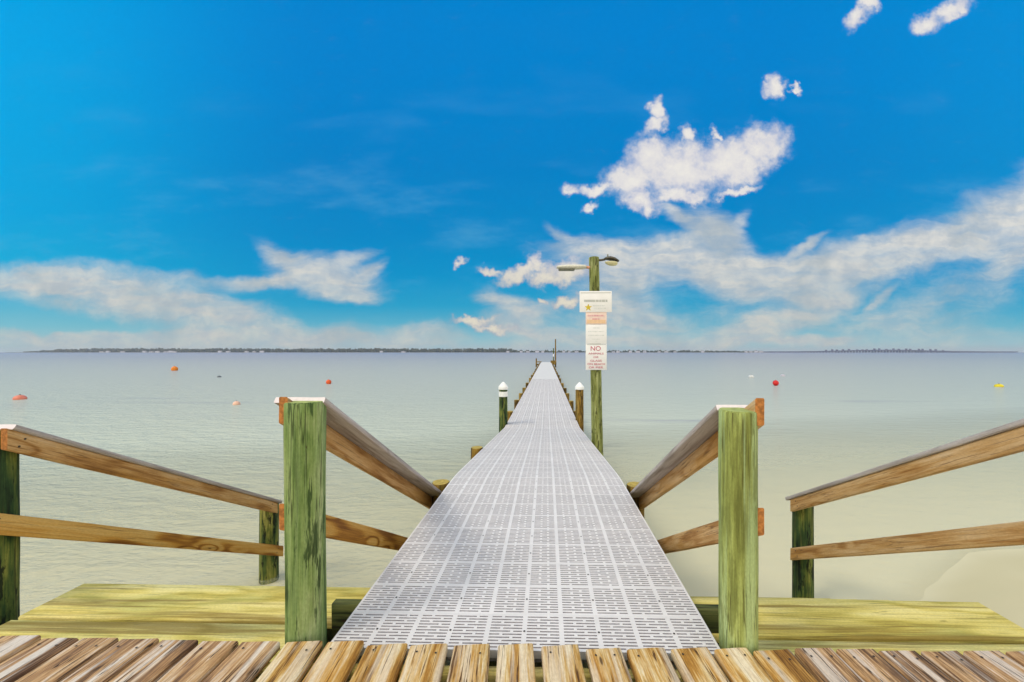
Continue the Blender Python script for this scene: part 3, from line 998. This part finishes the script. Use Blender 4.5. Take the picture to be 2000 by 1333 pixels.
bmesh.ops.create_uvsphere(bm, u_segments=20, v_segments=10, radius=1)
for v in bm.verts:
    v.co = Vector((c0.x + v.co.x * .105, YL + v.co.y * .07, c0.z + v.co.z * .050 - v.co.x * .012))
    v.co.z = min(v.co.z, c0.z + .012)
smooth(bm, 50)
obj('lens', bm, M['lens'], lampR)
obj('photocell', lathe_bm([(.012, 0), (.012, .05), (.008, .058)], 10), M['metal_grey'], lampR, Matrix.Translation(P(1187, 504, YL)))

YS = YP - .105


def sign(px0, py0, px1, py1, mat, label, dy=0.0):
    a = P(px0, py0, YS + dy)
    b = P(px1, py1, YS + dy)
    tl = Vector((min(a.x, b.x), YS + dy, a.z))
    root = obj('sign_board', box_bm(a.x, b.x, YS + dy, YS + dy + .006, b.z, a.z, .0015), mat)
    return tag(root, label, 'sign')


def text(s, px, py, hpx, mat, parent, name='lettering', dy=0.0, wpx=None):
    cu = bpy.data.curves.new('txt', 'FONT')
    cu.body = s
    cu.align_x = 'CENTER'
    cu.align_y = 'CENTER'
    cu.size = 1
    cu.extrude = .002
    tmp = bpy.data.objects.new('txt', cu)
    C.objects.link(tmp)
    dg = bpy.context.evaluated_depsgraph_get()
    me = bpy.data.meshes.new_from_object(tmp.evaluated_get(dg))
    bpy.data.objects.remove(tmp)
    xs_ = [v.co.x for v in me.vertices]
    ys_ = [v.co.y for v in me.vertices]
    w, h = max(xs_) - min(xs_), max(ys_) - min(ys_)
    m_px = YP / F
    sy = hpx * m_px / h
    sx = (wpx * m_px / w) if wpx else sy
    cx, cy = (max(xs_) + min(xs_)) / 2, (max(ys_) + min(ys_)) / 2
    for v in me.vertices:
        v.co = Vector(((v.co.x - cx) * sx, (v.co.y - cy) * sy, v.co.z))
    mw = frame(P(px, py, YS + dy - .0015), (1, 0, 0), (0, -1, 0))
    return obj(name, me, mat, parent, mw)


def bar(px0, px1, py, hpx, mat, parent, dy=0.0, name='printed_line'):
    a = P(px0, py - hpx / 2, YS + dy)
    b = P(px1, py + hpx / 2, YS + dy)
    obj(name, box_bm(a.x, b.x, YS + dy - .0015, YS + dy, b.z, a.z), mat, parent)


def words(px0, px1, py, hpx, mat, parent, seed, dy=0.0):
    """a line of print too faded to read: a row of short marks"""
    rnd = random.Random(seed)
    bm = bmesh.new()
    x = px0
    while x < px1:
        w = rnd.uniform(.8, 1.8)
        a = P(x, py - hpx / 2, YS + dy)
        b = P(min(px1, x + w), py + hpx / 2, YS + dy)
        box_bm(a.x, b.x, YS + dy - .0015, YS + dy, b.z, a.z, bm=bm)
        x += w + rnd.choice((.5, .5, 1.3))
    obj('faded_print', bm, mat, parent)


s = sign(1132, 569, 1195, 610, M['sign'], 'wide white sign with a gold star, topmost on the light pole', -.006)
bar(1134, 1193, 572.4, 1.0, M['grey_print'], s, -.006, 'top_line')
words(1141, 1187, 588, 4.4, M['grey_print'], s, 1, -.006)
words(1158, 1182, 597.5, 2.4, M['pale_print'], s, 2, -.006)
words(1160, 1184, 602.5, 2.0, M['pale_print'], s, 3, -.006)
bm = bmesh.new()
c0 = P(1149, 601, YS - .006)
pts = []
for k in range(10):
    r = (7.4 if k % 2 == 0 else 3.1) * YP / F
    q = math.pi / 2 + k * math.pi / 5
    pts.append((c0.x + r * math.cos(q), c0.z + r * math.sin(q)))
f0 = [bm.verts.new((x, YS - .006 - .0025, z)) for x, z in pts]
f1 = [bm.verts.new((x, YS - .006, z)) for x, z in pts]
bm.faces.new(f0)
for k in range(10):
    bm.faces.new((f0[k], f0[(k + 1) % 10], f1[(k + 1) % 10], f1[k]))
bmesh.ops.recalc_face_normals(bm, faces=bm.faces)
obj('gold_star', bm, M['star'], s)

s = sign(1144, 609, 1185, 634, M['sign_pink'], 'pale pink and orange sign just below the wide star sign')
bar(1146.5, 1182.5, 628.5, 7, M['sign_orange'], s, 0, 'orange_band')
words(1148, 1180, 617, 3, M['pink_print'], s, 5)
words(1157, 1171, 623.5, 3, M['pink_print'], s, 6)
s = sign(1144, 634.4, 1185, 672, M['sign'], 'white sign with faint print between the pink sign and the red lettered sign')
for i, (a, b_, yy_) in enumerate(((1158, 1171, 641), (1149, 1180, 648), (1149, 1180, 655.5), (1157, 1171, 663), (1163, 1166, 667))):
    words(a, b_, yy_, 1.9, M['pale_print'], s, 10 + i)
s = sign(1144, 672.6, 1185, 723, M['sign'], 'white sign reading NO in red, lowest on the light pole')
bar(1146, 1183, 673.6, .9, M['grey_print'], s, 0, 'top_line')
text('NO', 1163.5, 681, 8.8, M['red_print'], s, wpx=19)
text('ANIMALS', 1164, 691, 3.6, M['red_print'], s, wpx=29)
text('OR', 1164, 698, 3.4, M['red_print'], s, wpx=10)
text('GLASS', 1164, 705, 3.6, M['red_print'], s, wpx=22)
text('ON BEACH', 1164.5, 711.5, 3.6, M['red_print'], s, wpx=33)
text('OR PIER', 1164, 718, 3.6, M['red_print'], s, wpx=27)

# ------------------------------------------------------------------ deck in the foreground
EDGE = 1.405
deck = empty('wooden_deck', (0, 0, -.04), 'weathered wooden deck of loose plank boards in the foreground', 'deck')
left = [(-152, -80), (-74, -2), (4, 78), (84, 152), (160, 230), (238, 309), (316, 386), (394, 465), (472, 546)]
mid = [(560, 628), (640, 709), (718, 795), (803, 873), (887, 957), (973, 1041), (1057, 1130), (1144, 1213), (1223, 1299), (1309, 1384), (1393, 1461), (1469, 1545)]
right = [(1551, 1626), (1632, 1708), (1714, 1790), (1797, 1872), (1879, 1955), (1962, 2040), (2047, 2124), (2131, 2208)]
rnd = random.Random(11)
for k, (lst, mat, ed) in enumerate(((left, 'deck_grey', 1.405), (mid, 'deck_gold', 1.402), (right, 'deck_brown', 1.412))):
    for i, (p0, p1) in enumerate(lst):
        e_ = ed + rnd.uniform(-.006, .006)
        xa, xb2 = X_at(p0, e_), X_at(p1, e_)
        ang = math.radians(2.0 if k != 1 else 5.0) + rnd.uniform(-.004, .004)
        d = Vector((-math.sin(ang), math.cos(ang), 0)) * -1
        w = xb2 - xa
        mt = M[mat]
        if k == 1 and i == 0:
            mt = M['deck_gold']
        bm = board_bm(4.2, w, .036, 100 + k * 40 + i, .005, .09, .0022, rnd.uniform(-.002, .0015))
        for nx, ny in ((.035, -.27), (.04, .25)):
            if rnd.random() < .25:
                continue
            c_ = (nx + rnd.uniform(-.008, .008), ny * w)
            f = bm.faces.new([bm.verts.new((c_[0] + .0042 * math.cos(q * math.pi / 4), c_[1] + .0042 * math.sin(q * math.pi / 4), .0035)) for q in range(8)])
            f.material_index = 2
        mw = frame(((xa + xb2) / 2, e_, rnd.uniform(-.003, .002)), d, (rnd.uniform(-.008, .008), 0, 1))
        obj('deck_board', bm, [mt, mt, M['screw']], deck, mw)
for yj in (1.29, .80, .3, -.3, -1.0, -1.8, -2.6):
    bm = board_bm(5.6, .19, .045, int(yj * 10) + 500)
    obj('joist', bm, [M['pier_wood'], M['pier_wood']], deck, frame((-3.0, yj, -.042 - .095), (1, 0, 0), (0, 1, 0)))
obj('rim_board', board_bm(5.4, .19, .04, 499), [M['tread'], M['tread_end']], deck, frame((-2.9, 1.36, -.042 - .095), (1, 0, 0), (0, 1, 0)))

# ------------------------------------------------------------------ stairs on both sides of the pier
TZ = -.17
SL = X_at(165, 2.02)
for side in (-1, 1):
    if side == -1:
        root = empty('wooden_stairs', (-1.8, 1.7, -.85), 'yellow treated wood stairs going down to the beach, left of the pier', 'stairs', 'stairs beside the pier')
        xa, xb2 = X_at(165, 1.99), PC - .12
        ys_ = [(1.43, 1.716), (1.734, 1.995)]
        xe0 = X_at(562, 1.50)
    else:
        root = empty('wooden_stairs', (1.6, 1.7, -.85), 'yellow green treated wood stairs going down to the beach, right of the pier', 'stairs', 'stairs beside the pier')
        xa, xb2 = PC + .12, X_at(1910, 1.94)
        ys_ = [(1.43, 1.669), (1.687, 1.945)]
        xe0 = X_at(1494, 1.50)
    for st in range(6):
        z = TZ - .165 * st
        for bi, (ya, yb) in enumerate(ys_):
            if st > 0:
                if bi == 0:
                    continue
                ya, yb = ys_[1][1] + .247 * (st - 1) + .006, ys_[1][1] + .247 * st
            a, b_ = xa, xb2
            if st == 0 and bi == 0:       # front board stops at the big post
                if side == -1:
                    b_ = xe0
                else:
                    a = xe0
            bm = board_bm(b_ - a, yb - ya, .04, 300 + st * 10 + bi + side, .006, .08, .002)
            obj('tread', bm, [M['tread'], M['tread_end']], root, frame((a, (ya + yb) / 2, z), (1, 0, 0)))
    for xs_ in ((xa + .05, (xa + xb2) / 2, xb2 - .05)):
        bm = bmesh.new()
        prof = [(1.46, TZ - .045), (ys_[1][1] - .02, TZ - .045)]
        for st in range(1, 6):
            yb = ys_[1][1] + .247 * st
            prof += [(yb - .247 - .02, TZ - .165 * st - .045), (yb - .02, TZ - .165 * st - .045)]
        prof += [(yb - .02, -1.3), (2.3, -1.25), (1.46, -.6)]
        va = [bm.verts.new((xs_ - .02, q, z)) for q, z in prof]
        vb = [bm.verts.new((xs_ + .02, q, z)) for q, z in prof]
        bm.faces.new(va)
        bm.faces.new(list(reversed(vb)))
        for j in range(len(prof)):
            k = (j + 1) % len(prof)
            bm.faces.new((va[j], va[k], vb[k], vb[j]))
        bmesh.ops.recalc_face_normals(bm, faces=bm.faces)
        obj('stringer', bm, M['tread_dark'], root)

# ------------------------------------------------------------------ four stair railings
TAN = .626
TH = math.atan(TAN)
RD = Vector((0, math.cos(TH), -math.sin(TH)))
RU = Vector((0, math.sin(TH), math.cos(TH)))
CT = 1.897          # plane of the cap tops: z = CT - TAN*y
CM = 1.432          # plane of the mid-rail tops


def railing(label, xr, out, y0, y1, posts, mats, capx, y0m=None, y1m=None, cap_y0=None):
    """xr = face of the rail away from the posts; out = direction from the rail face to its posts (-1 left, +1 right)"""
    root = empty('stair_railing', (xr, y0, -.2), label, 'railing', 'stair railings')
    T = .036
    xc = xr + out * T / 2
    capT = .026
    dz = capT / math.cos(TH)
    seed = int(abs(xr) * 100)
    # top rail on edge: frame X along slope, Z toward +-X so that board width is vertical-ish
    zc = lambda yy, c, w: c - TAN * yy - w / 2 / math.cos(TH)
    L = (y1 - y0) / math.cos(TH)
    side = Vector((-out, 0, 0))
    hw = .092

    def on_edge(c, yy):
        p = Vector((xr, yy, c - TAN * yy)) - RU * (hw / 2)
        return frame(p, RD, side)
    obj('top_rail', board_bm(L, hw, T, seed, .004, .08, .0015, shear=out * TAN), [M[mats[0]], M['end_orange']], root, on_edge(CT - dz, y0))
    ym0, ym1 = (y0m or y0), (y1m or y1)
    obj('mid_rail', board_bm((ym1 - ym0) / math.cos(TH), hw, T, seed + 1, .004, .08, .0015, shear=out * TAN), [M[mats[1]], M['end_orange']], root, on_edge(CM, ym0))
    cy0 = cap_y0 or y0
    x_a, x_b = sorted(capx)
    p = Vector(((x_a + x_b) / 2, cy0, CT - TAN * cy0))
    obj('cap', board_bm((y1 - cy0 + .03) / math.cos(TH), x_b - x_a, capT, seed + 2, .003, .08, .0012), [M['cap'], M['cap_end']], root, frame(p, RD, RU))
    for (xp_, yp, r, top, mat, flat) in posts:
        pm_ = pile_bm(top + 1.6, r * 1.03, r, seed + int(yp * 10), 36, .004, flat)
        tm = M['pile_top_green'] if mat in ('pile_green', 'pile_pale') else M['pile_top']
        obj('post', pm_, [M[mat], tm], root, Matrix.Translation((xp_, yp, -1.6)))
    for yy, c in ((y0 + .05, CT - dz), (y1 - .08, CT - dz), (ym0 + .05, CM), (ym1 - .08, CM)):
        for q in (.025, .065):
            pt = Vector((xr - out * .001, yy, c - TAN * yy)) - RU * q
            obj('screw', lathe_bm([(.005, 0), (.005, .0015)], 8), M['screw'], root, frame(pt, (0, 1, 0), (-out, 0, 0)))
    return root


# inner left
yN = 1.49
XL0, XL1 = X_at(556, yN), X_at(640, yN)
rL = (XL1 - XL0) / 2 * .80
railing('left inner stair railing with stout mossy green post beside the pier', XL0 + .017, 1, 1.46, 3.40,
        [((XL0 + XL1) / 2, yN, rL, Z_at(791, XL0, yN - rL), 'pile_green', .3), (X_at(861, 3.3) , 3.3, .08, -.06, 'pile_brown', 0)],
        ('rail', 'rail_gold'), (XL0 - .045, XL1 - .015), cap_y0=1.50)
# the rail of the inner left railing sits outside its post
XR0, XR1 = X_at(1403, yN), X_at(1481, yN)
rR = (XR1 - XR0) / 2 * .865
railing('right inner stair railing with stout pale yellow green post beside the pier', XR1 - .008, -1, 1.46, 3.30,
        [((XR0 + XR1) / 2, yN, rR, Z_at(809, XR0, yN - rR), 'pile_pale', .3), (X_at(1241, 3.3), 3.3, .08, -.07, 'pile_brown', 0)],
        ('rail', 'rail'), (XR0 + .02, XR1 + .045), cap_y0=1.555)
# outer left
XO = X_at(34, 1.80)
railing('left outer stair railing running down to the water at the left edge of the view', XO, -1, 1.79, X_at(550, 1) and 3.62,
        [(X_at(19, 1.8) - .075, 1.80, .07, CT - TAN * 1.8 - .03, 'pile_dark', 0), (X_at(526, 3.6), 3.60, .082, CT - TAN * 3.56 - .08, 'pile_dark', 0)],
        ('rail', 'rail_gold'), (XO + .012, XO - .15), y0m=1.70, y1m=3.70)
# outer right
XQ = X_at(1540, 3.27)
railing('right outer stair railing running down to the sand at the right edge of the view', XQ, 1, 1.50, 3.27,
        [(XQ + .036 + .08, 1.50, .095, CT - TAN * 1.5 - .03, 'pile_dark', 0), (X_at(1568, 3.27), 3.27, .078, CT - TAN * 3.24 - .08, 'pile_dark', 0)],
        ('rail', 'rail'), (XQ - .012, XQ + .15))

# ------------------------------------------------------------------ buoys and birds on the water
def buoy(px, py, wpx, hpx, col, label, shape='round'):
    Y = F * (H - WATER_Z) / (py + hpx * .35 - PY0)
    x = X_at(px, Y)
    r = .88 * wpx * Y / F / 2
    h = .9 * hpx * Y / F
    root = empty('buoy', (x, Y, WATER_Z), label, 'buoy', 'mooring buoys on the water')
    mt = plain('buoy_paint', lin(col), .45, 0, .18, 4)
    if shape == 'round':
        prof = [(0, -r * .6)] + [(r * math.cos(q), (h - r * .9 if h > r else 0) + r * math.sin(q)) for q in [math.radians(a) for a in range(-60, 90, 15)]] + [(0, h - r * .9 + r if h > r else r)]
    else:
        prof = [(0, -h * .6)] + [(r * math.cos(q), h * .2 + h * .8 * math.sin(q)) for q in [math.radians(a) for a in range(-60, 90, 15)]] + [(0, h)]
    top = max(z for _, z in prof)
    obj('float', lathe_bm(prof, 20), mt, root, Matrix.Translation((x, Y, WATER_Z)))
    obj('ring', lathe_bm([(r * .14, top - .02), (r * .14, top + r * .16), (0, top + r * .2)], 8), M['metal_grey'], root, Matrix.Translation((x, Y, WATER_Z)))


buoy(341, 722, 12, 9, (226, 130, 30), 'orange yellow round buoy, farthest of those left of the pier')
buoy(642, 748, 11, 9, (226, 92, 30), 'bright orange round buoy above the left stair post')
buoy(39, 780, 20, 10, (226, 132, 108), 'low pink orange buoy near the left edge of the view', 'flat')
buoy(462, 790, 14, 8, (232, 186, 160), 'pale peach buoy, nearest of those left of the pier', 'flat')
buoy(1515, 749, 12, 11, (206, 30, 24), 'red round buoy on the calm water right of the sign pole')
buoy(1951, 752, 14, 6, (224, 204, 26), 'flat yellow buoy near the right edge of the view', 'flat')
buoy(1467, 735, 11, 5, (206, 206, 202), 'small white float left of the red buoy', 'flat')
buoy(1529, 733, 9, 4, (186, 180, 190), 'tiny pale grey float just behind the red buoy', 'flat')
buoy(428, 737, 8, 3.5, (96, 104, 110), 'tiny dark float between the orange buoys', 'flat')

# ------------------------------------------------------------------ far shore: wood, houses, bridge
rnd = random.Random(3)
SHY = 1500.0
m, t = new_mat('far_tree_leaves')
p = t.new('ShaderNodeTexCoord').outputs['Object']
n1 = t.noise(p, .12, 4, .6)
c = t.mix(t.maprange(n1, .35, .65), (.030, .040, .030), (.075, .085, .055))
finish(t, c, .9)
LEAF = m
bm = bmesh.new()


def wood_height(px):
    """height of the tree line in photo pixels"""
    if px < 50 or px > 1480:
        return 0
    if px < 110:
        return 2.0 + (px - 50) / 60 * 3.5
    if px < 1000:
        return 7.6 + 1.6 * mnoise.noise(Vector((px * .012, 0, 0))) + 1.4 * mnoise.noise(Vector((px * .06, 4, 0)))
    if px < 1370:
        return 4.6 + 2.0 * mnoise.noise(Vector((px * .08, 9, 0)))
    return max(2.0, 4.0 - (px - 1370) * .012)


px = 50.0
while px < 1480:
    h = wood_height(px) * SHY / F
    dens = 3 if px < 1000 else 2
    for k in range(dens):
        Y = SHY + rnd.uniform(-10, 60)
        x = X_at(px + rnd.uniform(-2, 2), Y)
        hh = max(2.5, h * rnd.uniform(.55, 1.12))
        r = rnd.uniform(3.0, 6.5)
        if 1000 < px < 1370 and mnoise.noise(Vector((px * .11, 2, 0))) < -.12:
            hh *= .5
        b2 = bmesh.new()
        bmesh.ops.create_icosphere(b2, subdivisions=2, radius=1)
        off = rnd.random() * 100
        for v in b2.verts:
            d = 1 + .45 * mnoise.noise(v.co * 1.7 + Vector((off, 0, 0)))
            v.co = Vector((x + v.co.x * r * d, Y + v.co.y * r * d, WATER_Z + hh * .5 + v.co.z * d * hh * .55))
        me = bpy.data.meshes.new('t')
        b2.to_mesh(me)
        b2.free()
        bm.from_mesh(me)
        bpy.data.meshes.remove(me)
    px += 2.6 if px < 1000 else 3.2
tag(obj('far_wood', bm, LEAF), 'long dark line of trees on the far shore', 'trees', kind='stuff')
# low land the wood stands on
xs_ = [X_at(q, SHY) for q in (20, 60, 200, 600, 1000, 1370, 1500)]
bm = bmesh.new()
a = [bm.verts.new((x, SHY - 22, WATER_Z - .3)) for x in xs_]
b_ = [bm.verts.new((x, SHY - 10, WATER_Z + 1.2)) for x in xs_]
c_ = [bm.verts.new((x, SHY + 120, WATER_Z + 1.6)) for x in xs_]
for u_, v_ in ((a, b_), (b_, c_)):
    for i in range(len(xs_) - 1):
        bm.faces.new((u_[i], u_[i + 1], v_[i + 1], v_[i]))
tag(obj('far_land', bm, plain('far_land_ground', lin((110, 112, 100)), .9, 0, .2, .02)), kind='structure')
hp = [199, 211, 240, 283, 296, 308, 325, 334, 341, 430, 446, 482, 497, 512, 745, 788, 992, 1018, 1031, 1049, 1060, 1101, 1112, 1126, 1198, 1207, 1231, 1246, 1259, 1287, 1301, 1318, 1372, 1457, 1466, 1476, 1486]
base = None
for i, q in enumerate(hp):
    w = rnd.uniform(9, 17)
    h = rnd.uniform(5, 8.5)
    loc = Vector((X_at(q, SHY - 14), SHY - 14, WATER_Z + .6))
    if base is None:
        base = empty('shore_house', loc, 'tiny white house on the far shore', 'house', 'white houses along the far shore')
        bm = box_bm(-6, 6, -4, 4, 0, 6)
        obj('walls', bm, M['white_house'], base, Matrix.Translation(loc))
        bm = bmesh.new()
        v = [bm.verts.new(z) for z in ((-6.5, -4.5, 6.02), (6.5, -4.5, 6.02), (6.5, 4.5, 6.02), (-6.5, 4.5, 6.02), (-4.5, 0, 8.4), (4.5, 0, 8.4))]
        for f in ((0, 1, 5, 4), (2, 3, 4, 5), (1, 2, 5), (3, 0, 4), (3, 2, 1, 0)):
            bm.faces.new([v[j] for j in f])
        obj('roof', bm, M['house_roof'], base, Matrix.Translation(loc))
        o = base
    else:
        o = copy_tree(base)
        o.location = loc
    o.scale = (w / 12, 1, h / 8.4)
br = empty('long_bridge', (X_at(1740, 1650), 1650, WATER_Z), 'long low blue grey bridge with a raised middle across the far right horizon', 'bridge')
YB = 1650.0


def bridge_py(q):
    return 686.8 - 3.4 * math.exp(-((q - 1730) / 110.0) ** 2)


bm = bmesh.new()
qs = list(range(1455, 1986, 10))
ringp = None
for q in qs:
    x = X_at(q, YB)
    z = Z_at(bridge_py(q), x, YB)
    r = [bm.verts.new(c) for c in ((x, YB - 5, z), (x, YB + 5, z), (x, YB + 5, z - 4.6), (x, YB - 5, z - 4.6))]
    if ringp:
        for j in range(4):
            bm.faces.new((ringp[j], r[j], r[(j + 1) % 4], ringp[(j + 1) % 4]))
    ringp = r
obj('roadway', bm, M['bridge'], br)
for q in range(1470, 1984, 6):
    x = X_at(q, YB)
    z = Z_at(bridge_py(q), x, YB) - 4.5
    obj('bridge_pier', box_bm(x - 2.2, x + 2.2, YB - 4, YB + 4, WATER_Z - 1, z), M['bridge'], br)
for q in range(1610, 1850, 12):
    q += rnd.uniform(-3, 3)
    x = X_at(q, YB)
    z = Z_at(bridge_py(q), x, YB) + .02
    obj('parapet_block', box_bm(x - 5, x + 5, YB - 5, YB - 4, z, z + rnd.uniform(2.5, 6.5)), M['bridge'], br)

# ------------------------------------------------------------------ air
m, t = new_mat('sea_haze')
vol = t.new('ShaderNodeVolumePrincipled')
vol.inputs['Color'].default_value = (.86, .90, .98, 1)
vol.inputs['Density'].default_value = .00017
vol.inputs['Anisotropy'].default_value = .2
out = t.new('ShaderNodeOutputMaterial')
t.link(vol.outputs[0], out.inputs['Volume'])
if True:
    tag(obj('haze', box_bm(-4400, 4400, -80, 2600, -4.0, 22.0), m), kind='stuff')
